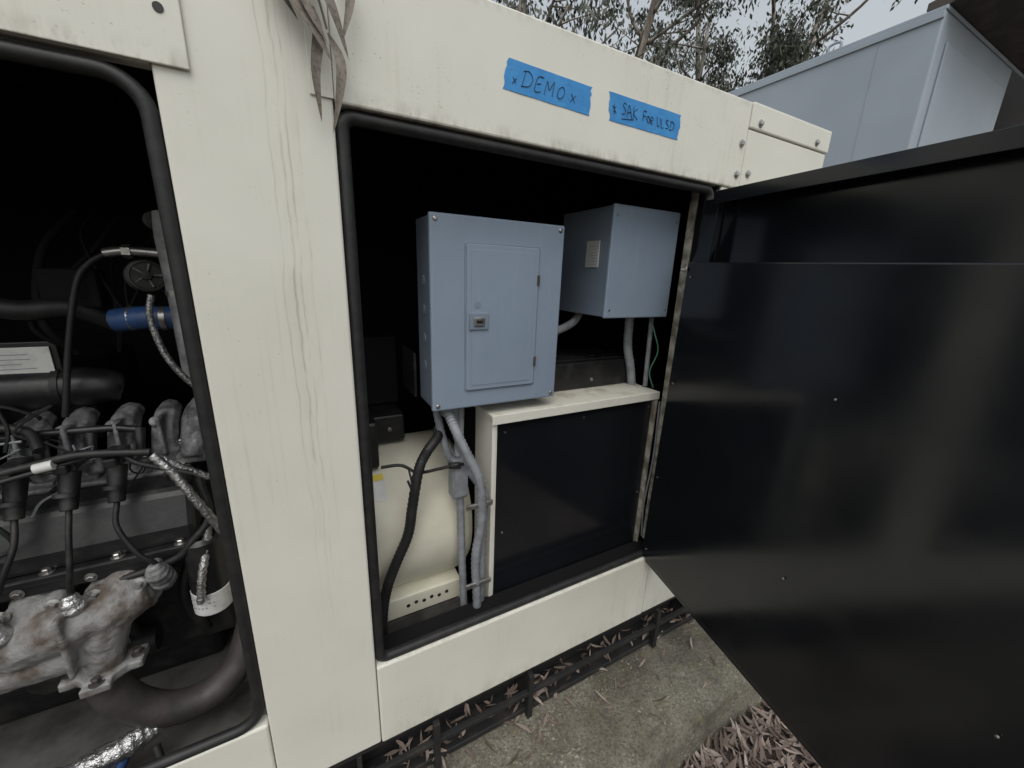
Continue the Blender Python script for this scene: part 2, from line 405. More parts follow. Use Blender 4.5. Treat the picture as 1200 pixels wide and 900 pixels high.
# ---------------------------------------------------------------- breaker panel
B=empty('breaker_panel')
px0,px1,pz0,pz1,py=.268,.630,-.336,.127,.100
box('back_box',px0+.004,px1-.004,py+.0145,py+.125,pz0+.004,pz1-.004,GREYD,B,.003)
box('cover',px0,px1,py,py+.014,pz0,pz1,GREY,B,.0045,3)
def rrect(x0,x1,z0,z1,r,k=5):
    p=[]
    for cx,cz,a0 in ((x1-r,z1-r,0),(x0+r,z1-r,90),(x0+r,z0+r,180),(x1-r,z0+r,270)):
        for i in range(k+1): a=R(a0+90*i/k); p.append((cx+r*math.cos(a),cz+r*math.sin(a)))
    return p
dx0,dx1,dz0,dz1=.355,.553,-.288,.066
prism('door_frame_bead',rrect(dx0-.004,dx1+.004,dz0-.004,dz1+.004,.008),'y',py-.0022,py-.0002,GREYD,B,.0008)
prism('door',rrect(dx0,dx1,dz0,dz1,.006),'y',py-.0055,py-.0024,GREY,B,.0014)
prism('door_inset',rrect(dx0+.012,dx1-.012,dz0+.012,dz1-.012,.006),'y',py-.0066,py-.0056,GREY,B,.0008)
box('latch_plate',.361,.412,py-.0105,py-.0068,-.134,-.092,GREYD,B,.002)
box('latch_slide',.372,.400,py-.0145,py-.0107,-.124,-.103,STEEL,B,.0015)
box('latch_slot',.378,.394,py-.0151,py-.0147,-.117,-.110,BLKP,B,0)
cyl('knockout',(.383,py-.0076,-.073),(.383,py-.0067,-.073),.0085,GREYD,B)
for z in (-.012,-.225): box('door_hinge',dx1-.004,dx1+.0035,py-.0085,py-.0058,z-.013,z+.013,DARKTRIM,B,.001)
for x,z in ((px0+.014,pz1-.013),(px1-.014,pz1-.013),(px0+.014,pz0+.013),(px1-.014,pz0+.013)):
    lathe('cover_screw',(x,py-.0002,z),(0,-1,0),[(0,.0058),(.0015,.0055),(.003,.003)],STEEL,B,16)
for z in (-.02,-.09,-.16,-.23): 
    cyl('side_knockout',(px0+.0038,py+.07,z),(px0+.0028,py+.07,z),.012,GREY,B)

# ---------------------------------------------------------------- junction box (second grey box)
J=empty('junction_box')
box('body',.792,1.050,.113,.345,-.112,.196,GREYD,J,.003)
box('lid',.789,1.053,.100,.112,-.115,.199,GREY,J,.004,3)
box('label',.7885,.7915,.150,.208,.030,.105,WHITE,J,0)
for i in range(7): box('label_text',.7882,.7884,.155,.155+random.uniform(.02,.045),.038+i*.0085,.0395+i*.0085,INKG,J,0)
for z in (-.09,.17):
    for x in (.805,1.038): lathe('lid_screw',(x,.0998,z),(0,-1,0),[(0,.004),(.002,.003)],STEEL,J,12)

# ---------------------------------------------------------------- lower black cabinet
K=empty('equipment_cabinet')
kx0,kx1,kz=.432,1.056,-.366
box('side_post',kx0,kx0+.012,.096,.215,-1.148,kz-.014,CREAM,K,.002)
box('front_panel',kx0+.0125,kx1-.012,.104,.110,-1.148,kz-.030,BLK,K,.001)
box('panel_edge_frame',kx0+.0125,kx0+.016,.0985,.1035,-1.148,kz-.030,CREAM,K,.0008)
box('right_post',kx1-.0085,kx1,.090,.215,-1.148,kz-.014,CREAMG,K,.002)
box('top_ledge',kx0-.004,kx1+.002,.092,.50,kz-.013,kz,CREAML,K,.002)
box('front_lip',kx0-.004,kx1+.002,.088,.0915,kz-.026,kz,CREAM,K,.001)
box('carcass',kx0+.0125,kx1-.013,.12,.50,-1.148,kz-.014,LINER,K,0)
for x,z in ((.475,-.425),(.475,-.75),(.475,-1.0),(1.03,-.42),(1.03,-.75),(.75,-.42)):
    lathe('panel_screw',(x,.1038,z),(0,-1,0),[(0,.0035),(.002,.003)],STEEL,K,10)
Q=empty('battery_charger')
box('case',.66,1.06,.215,.47,kz+.002,-.272,BLKP,Q,.006)
box('case_top',.67,1.05,.225,.46,-.2715,-.264,BLKP,Q,.003)
for i in range(7): box('vent_rib',.70+i*.045,.715+i*.045,.25,.44,-.2635,-.2600,BLKP,Q,.001)
bolt('case_screw',(.86,.2148,-.335),(0,-1,0),.004,STEEL,Q)

# ---------------------------------------------------------------- conduits and cables
C=empty('electrical_conduit')
tube('flex_conduit_a',[(.318,.150,-.335),(.322,.12,-.37),(.345,.085,-.44),(.385,.07,-.54),(.392,.07,-.66),(.378,.075,-.78),(.385,.08,-.92),(.398,.09,-1.14)],.0125,COND,C,14,16,.09,1)
tube('flex_conduit_b',[(.345,.165,-.335),(.348,.150,-.42),(.372,.12,-.52),(.410,.10,-.60),(.408,.10,-.75),(.405,.10,-.95),(.412,.11,-1.14)],.012,COND,C,14,18,.09,1)
tube('flex_conduit_c',[(.300,.19,-.335),(.318,.17,-.45),(.350,.14,-.58),(.355,.13,-.75),(.362,.13,-.95),(.372,.13,-1.14)],.011,COND,C,14,14,.06,1)
for x,y in ((.318,.150),(.345,.165)): lathe('conduit_fitting',(x,y,-.336),(0,0,-1),[(0,.018),(.012,.018),(.0125,.015),(.03,.015),(.031,.013)],STEEL,C,8)
box('conduit_outlet_box',.325,.372,.115,.160,-.61,-.49,COND,C,.008)
box('conduit_cover',.330,.368,.110,.1145,-.60,-.50,COND,C,.003)
tube('conduit_elbow',[(.350,.14,-.49),(.36,.16,-.44),(.37,.18,-.36)],.0125,COND,C,14,8)
for z in (-.62,-.88): box('conduit_strap',.345,.425,.066,.074,z,z+.016,STEEL,C,.003)
tube('conduit_behind_panel',[(.62,.26,-.20),(.70,.27,-.185),(.80,.27,-.150),(.84,.28,-.112)],.013,COND,C,14,8)
tube('drop_conduit',[(.99,.20,-.112),(.995,.20,-.22),(1.02,.20,-.30),(1.035,.20,-.365)],.015,COND,C,14,10,.05,1)
tube('small_conduit',[(1.04,.15,-.112),(1.045,.15,-.25),(1.05,.15,-.36)],.008,COND,C,10,6)
tube('earth_wire',[(1.02,.14,-.112),(1.03,.12,-.17),(1.045,.11,-.23),(1.03,.12,-.30),(1.045,.11,-.355)],.0022,GREEN,C,6,8)
tube('earth_wire_low',[(1.058,.085,-.40),(1.060,.080,-.60),(1.052,.085,-.80),(1.058,.08,-.93)],.003,COND,C,6,8)
W=empty('power_cable')
tube('black_cable',[(.312,.20,-.425),(.300,.165,-.432),(.262,.140,-.46),(.235,.125,-.50),(.214,.12,-.60),(.200,.12,-.68),(.165,.12,-.76),(.138,.12,-.83),(.122,.12,-.92),(.121,.13,-1.06),(.13,.16,-1.148)],.0135,RUB,W,14,14,.07,1)
tube('thin_lead',[(.352,.11,-.50),(.33,.10,-.492),(.29,.12,-.505),(.24,.15,-.52),(.20,.17,-.50),(.15,.18,-.50)],.0045,RUB,W,8,8)
cyl('lead_plug',(.342,.106,-.50),(.312,.106,-.494),.009,RUB,W)
tube('thin_lead_low',[(.20,.10,-.51),(.215,.10,-.55),(.21,.13,-.49)],.003,RUB,W,6,8)
tube('floor_pipe',[(.02,.12,-1.12),(.2,.18,-1.125),(.42,.22,-1.12)],.022,RUST,W,14,6)
tube('floor_pipe_b',[(.14,.09,-1.14),(.2,.20,-1.11),(.24,.40,-1.12)],.03,FLOORM,W,14,6)

# ---------------------------------------------------------------- alternator
A=empty('alternator')
ay,az,ar=.39,-.760,.236
lathe('barrel',(-.16,ay,az),(1,0,0),[(0,.20),(.02,ar),(.53,ar),(.550,ar-.004),(.568,ar-.02),(.580,ar-.05),(.588,ar-.10)],ALTC,A,56)
lathe('barrel_band',(.10,ay,az),(1,0,0),[(0,ar+.001),(.001,ar+.004),(.028,ar+.004),(.029,ar+.001)],ALTC,A,56)
box('terminal_box',-.10,.16,ay-.13,ay+.13,az+ar-.02,az+ar+.12,BLKP,A,.008)
box('foot_top',.10,.372,.185,.40,-.945,-.937,ALTC,A,.002)
box('foot_front',.10,.372,.180,.188,-1.005,-.9375,ALTC,A,.003)
box('foot_web',.366,.374,.1885,.40,-1.02,-.9455,ALTC,A,.002)
box('foot_base',.06,.39,.19,.62,-1.148,-1.02,FLOORM,A,.004)
for i in range(6): cyl('foot_hole',(.205+i*.024,.1796,-.972+.004*(i%2)),(.205+i*.024,.1790,-.972+.004*(i%2)),.006,RUB,A,n=14)
for x in (.155,.30): bolt('foot_bolt',(x,.25,-.937),(0,0,1),.009,RUST,A,.008)
def curved_label(name,x0,x1,a0,a1,mat):
    V=[];F=[];n=6
    for i in range(n+1):
        a=R(a0+(a1-a0)*i/n)
        for x in (x0,x1): V.append((x,ay-(ar+.0015)*math.cos(a),az+(ar+.0015)*math.sin(a)))
    for i in range(n): F.append((2*i,2*i+1,2*i+3,2*i+2))
    return mk(name,V,F,mat,A)
curved_label('warning_label',.135,.165,38,52,WHITE); curved_label('warning_stripe',.135,.165,52.5,57,YEL)
H=empty('control_box')
box('case',.12,.262,.46,.66,-.42,-.20,LINER,H,.006)
box('case_lower',.10,.255,.36,.56,-.51,-.425,BLKP,H,.006)
box('panel_bracket',.255,.262,.22,.35,-.33,-.21,BLKP,H,.001)
for x,z in ((.16,-.47),(.21,-.47)): bolt('case_screw',(x,.3595,z),(0,-1,0),.004,STEEL,H)

# ---------------------------------------------------------------- engine
G=empty('engine')
box('block',-1.25,-.235,.36,.92,-1.02,-.52,ENG,G,.02)
box('sump',-1.15,-.30,.42,.85,-1.145,-1.021,ENG,G,.02)
box('head',-1.22,-.245,.30,.60,-.66,-.50,ENG,G,.012)
prism('valve_cover',[(.205,-.605),(.205,-.565),(.235,-.49),(.29,-.462),(.42,-.462),(.44,-.605)],'x',-1.22,-.255,BLKP,G,.012)
box('valve_cover_flange',-1.23,-.25,.192,.45,-.622,-.6055,BLKP,G,.004)
box('gasket_rail',-1.23,-.25,.200,.45,-.648,-.6235,ENG,G,.003)
for i in range(9):
    x=-.285-.105*i; bolt('cover_bolt',(x,.2045,-.605),(0,0,1),.0075,STEEL,G,.008)
    bolt('rail_bolt',(x-.045,.1995,-.636),(0,-1,0),.0065,STEEL,G,.006)
for i in range(10):
    x=-.30-.09*i; box('cover_rib',x-.004,x+.004,.25,.40,-.4615,-.455,BLKP,G,.002)
box('upper_housing',-1.25,-.44,.43,.75,-.42,-.235,ENG,G,.02)
tube('intake_plenum',[(-1.25,.40,-.275),(-.70,.40,-.272),(-.44,.40,-.276),(-.385,.41,-.29)],[.045,.045,.043,.030],BLKP,G,20,6)
for i in range(5): lathe('plenum_band',(-.47-.16*i,.40,-.274),(-1,0,0),[(0,.0465),(.012,.0465)],ENG,G,20)
rr=random.Random(3)
xr=-.300
for i in range(8):
    x=xr; xr-= (.072,.078,.070,.085)[i%4]
    w=.028+rr.uniform(-.003,.004)
    parts=[sweepdata([(x,.40,-.340),(x-.002,.355,-.355),(x-.004,.325,-.39),(x-.005,.312,-.462)],[w*.8,w*.98,w,w*1.05],8,4),
      boxdata(x-.004,x+.004,.28,.38,-.42,-.335), boxdata(x-w*1.2,x+w*1.2,.283,.36,-.462,-.447),
      sweepdata([(x+w*.95,.315,-.46),(x+w*.95,.318,-.41-.02*(i%2))],[.011,.009],8,1),
      sweepdata([(x-.012,.335,-.36),(x-.012,.305,-.345)],[.012,.012],8,1),
      boxdata(x-w*.9,x+w*.9,.30,.33,-.425,-.415)]
    merged('intake_runner_%d'%i,parts,ALU,G,.0032,1,.004)
    bolt('runner_bolt_%d'%i,(x+w*.95,.314,-.41-.02*(i%2)+.003),(0,-.2,1),.006,STEEL,G,.008)
box('runner_flange',-.98,-.262,.275,.42,-.468,-.455,ALU,G,.005)
merged('water_outlet',[sweepdata([(-.235,.38,-.33),(-.245,.33,-.36),(-.255,.30,-.44)],[.022,.028,.024],10,5),boxdata(-.285,-.225,.29,.33,-.455,-.43)],ALU,G,.004,2,.004)
tube('fuel_rail',[(-1.1,.30,-.345),(-.6,.298,-.345),(-.40,.29,-.345),(-.34,.29,-.355)],.008,BLKP,G,10,6)
for i in range(5):
    x=-.335-.078*i; cyl('injector_%d'%i,(x,.292,-.352),(x-.002,.275,-.405),.010,BLKP,G,.007,12)
box('nameplate',-.60,-.475,.38,.383,-.236,-.180,WHITE,G,.001)
for i in range(4): box('nameplate_text',-.592,-.592+random.uniform(.06,.105),.3795,.3797,-.226+i*.010,-.224+i*.010,INKG,G,0)
box('nameplate_bracket',-.62,-.465,.385,.395,-.26,-.17,BLKP,G,.002)
lathe('throttle_body',(-.302,.42,-.035),(.25,-1,.1),[(0,.035),(.03,.038),(.032,.034),(.055,.034),(.056,.028),(.052,.027),(.052,.010),(.064,.009),(.065,.004)],ENG,G,28)
for k in range(5):
    a=k*2*math.pi/5; c=Vector((-.302+.014,.365,-.029)); cyl('spoke',c,c+Vector((.026*math.cos(a),0,.026*math.sin(a))),.0022,ALU,G,n=8)
tube('coolant_pipe',[(-.455,.32,-.32),(-.425,.33,-.17),(-.395,.34,-.05),(-.372,.35,-.008),(-.335,.35,.017)],.006,RUB,G,10,8)
tube('coolant_pipe_metal',[(-.345,.35,.014),(-.31,.35,.020),(-.26,.35,.018),(-.20,.36,.012)],.0095,STEEL,G,12,6)
lathe('pipe_nut',(-.315,.35,.019),(1,0,0),[(0,.014),(.014,.014)],STEEL,G,6)
tube('blue_hose',[(-.350,.35,-.125),(-.30,.335,-.118),(-.225,.335,-.12)],.025,BLUE,G,18,6)
for x in (-.325,-.270): lathe('hose_clamp',(x,.341 if x<-.3 else .334,-.1195),(1,0,0),[(0,.0265),(.010,.0265)],STEEL,G,20)
tube('riser_duct',[(-.238,.33,.10),(-.234,.32,.05),(-.228,.31,-.05),(-.222,.285,-.16),(-.225,.29,-.25)],[.013,.019,.020,.020,.018],DUCT,G,18,10)
lathe('riser_clamp',(-.227,.307,-.07),(0,0,1),[(0,.0225),(.012,.0225)],STEEL,G,24)
tube('braided_line',[(-.262,.26,-.065),(-.268,.25,-.11),(-.255,.24,-.18),(-.228,.235,-.235),(-.200,.235,-.27)],.0062,BRAID,G,10,10)
lathe('small_solenoid',(-.265,.40,.085),(.2,-1,0),[(0,.018),(.04,.018),(.041,.01),(.05,.01)],ENG,G,16)
box('dark_bracket',-.46,-.37,.36,.42,-.10,-.02,LINER,G,.006)
tube('dark_hose',[(-.62,.36,-.06),(-.50,.35,-.10),(-.42,.37,-.10),(-.36,.40,-.14)],.020,RUB,G,14,6)
for i,(x,e) in enumerate(((-.362,(-.322,.185,-.650)),(-.432,(-.452,.175,-.672)),(-.505,(-.56,.18,-.70)),(-.66,(-.70,.18,-.68)),(-.80,(-.84,.18,-.68)))):
    cyl('coil_boot_%d'%i,(x,.225,-.405),(x-.004,.195,-.475),.017,ENG,G,.013,16,.002)
    box('coil_top_%d'%i,x-.016,x+.016,.21,.262,-.402,-.375,BLKP,G,.004)
    box('coil_plug_%d'%i,x-.010,x+.010,.192,.2095,-.398,-.380,ENG,G,.003)
    cyl('coil_collar_%d'%i,(x-.003,.20,-.440),(x-.0035,.197,-.447),.018,ENG,G,.018,16)
    ex,ey,ez=e
    tube('plug_lead_%d'%i,[(x-.004,.195,-.475),(x-.006,.175,-.52),((x+ex)/2,.158,-.58),(ex,.160,ez+.04),(ex,ey,ez)],.0052,ENG,G,10,8)
    merged('plug_boot_foil_%d'%i,[sweepdata([(ex-.002,.158,ez+.035),(ex,ey-.02,ez+.01),(ex+.001,ey,ez-.02),(ex+.002,ey+.02,ez-.045)],[.010,.021,.023,.016],12,5,.06,1)],FOIL if not i==0 else ALU,G,.0025,1,.010)
tube('loom',[(-.90,.25,-.40),(-.70,.22,-.385),(-.55,.20,-.385),(-.47,.20,-.375),(-.40,.20,-.365),(-.30,.20,-.378)],.0080,RUB,G,10,8,.05,1)
tube('loom_b',[(-.60,.19,-.41),(-.52,.185,-.395),(-.45,.20,-.385),(-.36,.21,-.372),(-.32,.20,-.40),(-.24,.20,-.44)],.0050,RUB,G,10,8)
tube('loom_c',[(-.57,.18,-.43),(-.53,.18,-.47),(-.52,.19,-.53),(-.60,.2,-.56)],.0045,RUB,G,8,8)
tube('loom_d',[(-.47,.24,-.36),(-.50,.28,-.33),(-.56,.28,-.32),(-.60,.28,-.36)],.009,RUB,G,10,8)
for i in range(18):
    x0=rr.uniform(-.75,-.30); z0=rr.uniform(-.40,-.30)
    pts=[(x0,.27,z0)]
    for k in range(4):
        p=pts[-1]; pts.append((p[0]+rr.uniform(-.07,.07),max(.195,min(.33,p[1]+rr.uniform(-.03,.02))),p[2]+rr.uniform(-.045,.03)))
    tube('wire_%d'%i,pts,rr.choice((.0018,.0024,.0032)),rr.choice((RUB,RUB,RUB,COND)),G,6,6)
for i in range(7):
    x0=rr.uniform(-.6,-.26); tube('breather_line_%d'%i,[(x0,.40,-.20),(x0+rr.uniform(-.05,.05),.36,-.12),(x0+rr.uniform(-.1,.1),.42,rr.uniform(-.03,.05)),(x0+rr.uniform(-.12,.12),.5,.10)],rr.choice((.003,.005,.008)),LINER,G,8,8)
cyl('white_connector',(-.462,.192,-.3785),(-.436,.192,-.3745),.0095,WHITE,G)
cyl('white_connector_b',(-.535,.178,-.405),(-.52,.178,-.42),.009,WHITE,G)
tube('foil_sleeve_a',[(-.298,.20,-.385),(-.270,.195,-.43),(-.240,.19,-.50),(-.205,.20,-.60)],.0090,FOIL,G,10,8,.12,1)
tube('foil_sleeve_b',[(-.298,.205,-.385),(-.26,.21,-.425),(-.215,.22,-.465)],.0080,FOIL,G,10,8,.12,1)
tube('foil_sleeve_c',[(-.232,.20,-.575),(-.238,.19,-.62),(-.252,.17,-.68),(-.262,.165,-.745)],.0085,FOIL,G,10,8,.12,1)
tube('black_hose_side',[(-.235,.22,-.46),(-.225,.20,-.55),(-.262,.19,-.60),(-.30,.19,-.635),(-.40,.19,-.655)],.008,RUB,G,10,8)
lathe('oil_filter',(-.250,.215,-.60),(0,0,-1),[(0,.030),(.01,.038),(.165,.038),(.185,.036),(.2,.024)],BLKP,G,30)
lathe('filter_label',(-.250,.215,-.785),(0,0,1),[(-.014,.036),(-.010,.0395),(.045,.0395),(.046,.0384)],WHITE,G,30)
for j in range(3):
  for i in range(7):
    if rr.random()<.3: continue
    a=R(215+i*11); c=Vector((-.250,.215,0)); p=c+Vector((math.cos(a)*.0399,math.sin(a)*.0399,0)); z=-.775+j*.012; box('filter_print',p.x-.0022,p.x+.0022,p.y-.0004,p.y+.0004,z,z+.003,INKG,G,0)
mp=[sweepdata([(-.60,.23,-.80),(-.55,.19,-.745),(-.48,.17,-.715),(-.40,.18,-.71),(-.365,.20,-.70)],[.04,.048,.048,.042,.035],16,6),
 sweepdata([(-.395,.30,-.655),(-.39,.22,-.665),(-.40,.18,-.70)],[.033,.035,.038],14,5),
 sweepdata([(-.53,.30,-.66),(-.53,.22,-.675),(-.52,.18,-.72)],[.033,.035,.038],14,5),
 sweepdata([(-.42,.18,-.72),(-.43,.17,-.78),(-.44,.17,-.835)],[.046,.036,.034],16,6),
 boxdata(-.468,-.458,.112,.16,-.80,-.66),
 sweepdata([(-.36,.20,-.70),(-.345,.195,-.70)],[.040,.040],8,1),
 sweepdata([(-1.0,.22,-.80),(-.80,.20,-.80),(-.60,.19,-.80),(-.47,.175,-.785)],[.034,.036,.036,.036],14,6)]
for i in range(3): mp.append(sweepdata([(-.68-.14*i,.30,-.66),(-.68-.14*i,.22,-.69),(-.66-.14*i,.20,-.79)],[.033,.035,.034],14,5))
for (x,z) in ((-.56,-.69),(-.49,-.665),(-.43,-.665),(-.36,-.668)): mp.append(sweepdata([(x,.26,z),(x,.182,z)],[.018,.016],10,1))
merged('exhaust_manifold',mp,IRON,G,.0042,2,.007)
merged('manifold_flange',[sweepdata([(-.438,.17,-.828),(-.439,.17,-.850)],[.048,.048],12,1),boxdata(-.505,-.375,.145,.195,-.850,-.832),boxdata(-.462,-.415,.11,.23,-.850,-.832)],IRON,G,.003,2,.003)
for a,(ox,oy) in enumerate(((-.055,0),(.052,0),(0,-.048))): 
    bolt('flange_bolt_%d'%a,(-.438+ox,.17+oy,-.832),(0,0,1),.008,RUST,G,.012)
for x in (-.36,-.43,-.49,-.56):
    bolt('manifold_stud',(x,.180,-.667),(0,-1,.2),.008,STEEL,G,.010)
tube('exhaust_pipe',[(-.44,.17,-.85),(-.442,.17,-.90),(-.415,.17,-.965),(-.36,.175,-1.02),(-.285,.19,-1.035),(-.225,.21,-.99),(-.19,.25,-.91),(-.18,.32,-.83)],.036,RUST,G,22,8)
merged('foil_duct',[sweepdata([(-.62,.12,-1.05),(-.52,.12,-1.04),(-.43,.13,-1.03),(-.38,.16,-1.04)],[.020,.023,.024,.020],14,9,.08,1)],FOIL,G,.003,1,.012)
tube('blue_line',[(-.42,.13,-1.03),(-.46,.09,-1.09),(-.52,.07,-1.13),(-.60,.08,-1.14)],.010,BLUE,G,10,8)
tube('black_line',[(-.38,.12,-1.05),(-.37,.09,-1.09),(-.40,.07,-1.14)],.009,RUB,G,10,8)
for i in range(5): tube('block_hose_%d'%i,[(-.30-.12*i,.34,-.70),(-.33-.12*i,.31,-.82),(-.30-.12*i,.32,-.95)],.012,ENG,G,10,6)
lathe('starter',(-.62,.32,-.93),(1,0,0),[(0,.04),(.02,.05),(.16,.05),(.18,.035),(.22,.03)],ENG,G,24)
box('radiator_shroud',-1.9,-1.4,.15,1.1,-1.1,.3,ENG,G,.02)

# ---------------------------------------------------------------- leaves
def leafgeo(V,F,p,d,nrm,length,width,curl,seg=4):
    d=Vector(d).normalized(); nrm=Vector(nrm); nrm=(nrm-d*nrm.dot(d)).normalized(); s=d.cross(nrm)
    prof=[0.12,.75,1,.7,.08]
    side=random.uniform(-1,1)*.25
    o=len(V)
    for i in range(seg+1):
        t=i/seg; c=Vector(p)+d*(length*(t-.5))+nrm*(curl*length*(t-.5)**2*2)+s*(side*length*(t-.5)**2)
        w=width*.5*prof[i]
        V.append(c+s*w+nrm*w*.4); V.append(c-s*w+nrm*w*.4)
    for i in range(seg): F.append((o+2*i,o+2*i+1,o+2*i+3,o+2*i+2))
def litter(name,n,fn,L0=.05,L1=.12,w0=.009,w1=.017):
    V=[];F=[]
    for _ in range(n):
        p=fn(); a=random.uniform(0,2*math.pi)
        d=(math.cos(a),math.sin(a),random.uniform(-.25,.25)); nn=Vector((random.gauss(0,.4),random.gauss(0,.4),1))
        leafgeo(V,F,p,d,nn,random.uniform(L0,L1),random.uniform(w0,w1),random.uniform(-.1,.6))
    return mk(name,V,F,LITTER,None,True,60)
GZ=-1.55
def f_ground():
    if random.random()<.8: x=random.uniform(.2,3.0); y=-.29-abs(random.gauss(0,.5))
    else: x=random.uniform(-2.5,4.5); y=-.3-random.random()*3
    return (x,y,GZ+.006+random.random()*.028)
litter('leaf_litter',7000,f_ground,.04,.11,.008,.016)
def f_pad():
    x=random.uniform(-.5,1.9); y=-.27+.34*random.random()**.6
    return (x,y,-1.395+random.random()*.012)
litter('fallen_leaves_on_pad',90,f_pad,.03,.07,.006,.012)
def f_skid():
    return (random.uniform(-.3,1.5),random.uniform(.01,.08),-1.366+random.random()*.015)
litter('fallen_leaves_on_skid',200,f_skid,.02,.06,.006,.012)
litter('leaf_debris_in_enclosure',25,lambda:(random.uniform(.1,.4),random.uniform(.05,.16),-1.143+random.random()*.01),.03,.06)

HL=empty('hanging_eucalyptus_leaves')
def hangleaf(pts,w,nm,tw=0):
    C_,par=catmull(pts,6); V=[];F=[]; n=len(C_)
    for i,c in enumerate(C_):
        t=i/(n-1); wd=w*(math.sin(math.pi*min(1,max(.04,t**.85)))**.8)*.5
        tg=(C_[min(n-1,i+1)]-C_[max(0,i-1)]).normalized()
        nr=Vector((-.1+math.sin(tw+t*1.2)*.55,-1,0)).normalized()
        s=tg.cross(nr).normalized()
        V+= [c+s*wd+nr*wd*.35,c,c-s*wd+nr*wd*.35]
    for i in range(n-1):
        o=i*3; F+=[(o,o+1,o+4,o+3),(o+1,o+2,o+5,o+4)]
    ob=mk(nm,V,F,DRYL,HL,True,70); return ob
hangleaf([(.036,-.012,.50),(.018,-.024,.44),(.026,-.036,.395),(.056,-.040,.345),(.080,-.036,.305)],.026,'leaf_1',0)
hangleaf([(.064,-.010,.50),(.052,-.022,.45),(.066,-.036,.41),(.086,-.040,.37),(.106,-.032,.315)],.022,'leaf_2',1)
hangleaf([(.074,-.010,.49),(.100,-.026,.45),(.114,-.034,.40),(.098,-.034,.335)],.018,'leaf_3',-1)
hangleaf([(.062,-.014,.38),(.064,-.028,.34),(.056,-.034,.285),(.060,-.028,.222)],.017,'leaf_4',.5)
hangleaf([(.080,-.016,.35),(.094,-.030,.31),(.090,-.030,.27),(.076,-.024,.210)],.015,'leaf_5',-.6)
hangleaf([(.026,-.012,.47),(.006,-.024,.43),(.010,-.030,.395),(.040,-.026,.350)],.017,'leaf_6',.3)
hangleaf([(.050,-.012,.47),(.040,-.030,.42),(.050,-.042,.37),(.076,-.040,.325)],.016,'leaf_9',-.3)
tube('twig',[(.045,-.005,.51),(.055,-.020,.44),(.070,-.030,.38),(.078,-.026,.35)],.0018,BARK,HL,6,6)
hangleaf([(-.30,-.012,.49),(-.30,-.020,.44),(-.307,-.022,.41),(-.305,-.02,.380)],.012,'leaf_7')
hangleaf([(-.20,-.012,.49),(-.195,-.020,.46),(-.20,-.022,.43),(-.208,-.02,.388)],.007,'leaf_8')

# ---------------------------------------------------------------- pad, ground
def pad():
    V=[];F=[]
    xs=[-4+i*.03 for i in range(int(7.1/.03)+1)]
    prof=[(-.285,GZ-.05),(-.283,-1.49),(-.280,-1.432),(-.272,-1.410),(-.255,-1.402),(-.22,-1.400),(-.15,-1.4),(-.08,-1.4),(.0,-1.4),(.1,-1.4),(.5,-1.4),(1.4,-1.4),(1.5,-1.42),(1.5,GZ-.05)]
    m=len(prof)
    for x in xs:
        for j,(y,z) in enumerate(prof):
            k=noise.noise(Vector((x*5,j*.3,z*6)))*.018+noise.noise(Vector((x*22,j*.9,3)))*.009
            if j in (0,m-1): k=0
            V.append((x,y-(k if j<5 else 0)*1.3,z+(k*.35 if 1<j<9 else 0)))
    for i in range(len(xs)-1):
        for j in range(m-1):
            a=i*m+j; F.append((a,a+m,a+m+1,a+1))
    F.append(tuple(range(m))); F.append(tuple(range(len(V)-1,len(V)-m-1,-1)))
    mk('concrete_pad',V,F,CONC,None,True,60)
pad()
def ground():
    V=[(0,0,GZ)];F=[];rs=[1,2,3,4.5,7,11,18,30,60,120,300,700];n=64
    for r in rs:
        for k in range(n):
            a=2*math.pi*k/n; x=r*math.cos(a);y=r*math.sin(a)
            V.append((x,y,GZ+(0 if r<6 else noise.noise(Vector((x*.05,y*.05,0)))*.3-.1)))
    for k in range(n): F.append((0,1+k,1+(k+1)%n))
    for i in range(len(rs)-1):
        for k in range(n):
            a=1+i*n+k;b=1+i*n+(k+1)%n; F.append((a,a+n,b+n,b))
    mk('ground',V,F,SOIL,None,True,80)
ground()

# ---------------------------------------------------------------- neighbouring equipment housing
NB=empty('equipment_housing')
nx,ny,nz=3.50,.50,1.60
box('body',nx,nx+1.30,ny,ny+1.62,GZ+.1,nz-.02,TANK,NB,.01)
box('body_far',nx+1.303,nx+3.2,ny+.45,ny+1.62,GZ+.1,nz-.02,DARKTRIM,NB,.01)
box('roof_sheet',nx-.004,nx+3.25,ny-.004,ny+1.63,nz-.019,nz+.004,TANK,NB,.004)
prism('roof_eave',[(ny-.005,nz+.006),(ny+.10,nz+.012),(ny+.10,nz+.055),(ny-.35,nz+.13),(ny-.35,nz+.09)],'x',nx+.01,nx+3.3,DARKTRIM,NB,.004)
box('corner_seam',nx-.003,nx-.0005,ny+.30,ny+.303,GZ+.1,nz-.07,TANK,NB,0)
box('side_flange',nx-.012,nx-.0005,ny,ny+1.62,nz-.06,nz-.021,TANK,NB,.003)
box('door_panel',nx+.10,nx+1.2,ny-.012,ny-.0005,GZ+.25,nz-.16,TANK,NB,.004)
box('hinge',nx-.03,nx-.0005,ny+1.30,ny+1.36,nz-.30,nz-.22,STEEL,NB,.003)
tube('lifting_eye',[(nx+.03,ny+.55,nz+.0),(nx+.03,ny+.55,nz+.05),(nx+.03,ny+.62,nz+.05),(nx+.03,ny+.62,nz+.0)],.009,TANK,NB,8,6)
box('plinth',nx-.1,nx+3.3,ny-.1,ny+1.7,GZ-.05,GZ+.099,CONC,NB,.01)

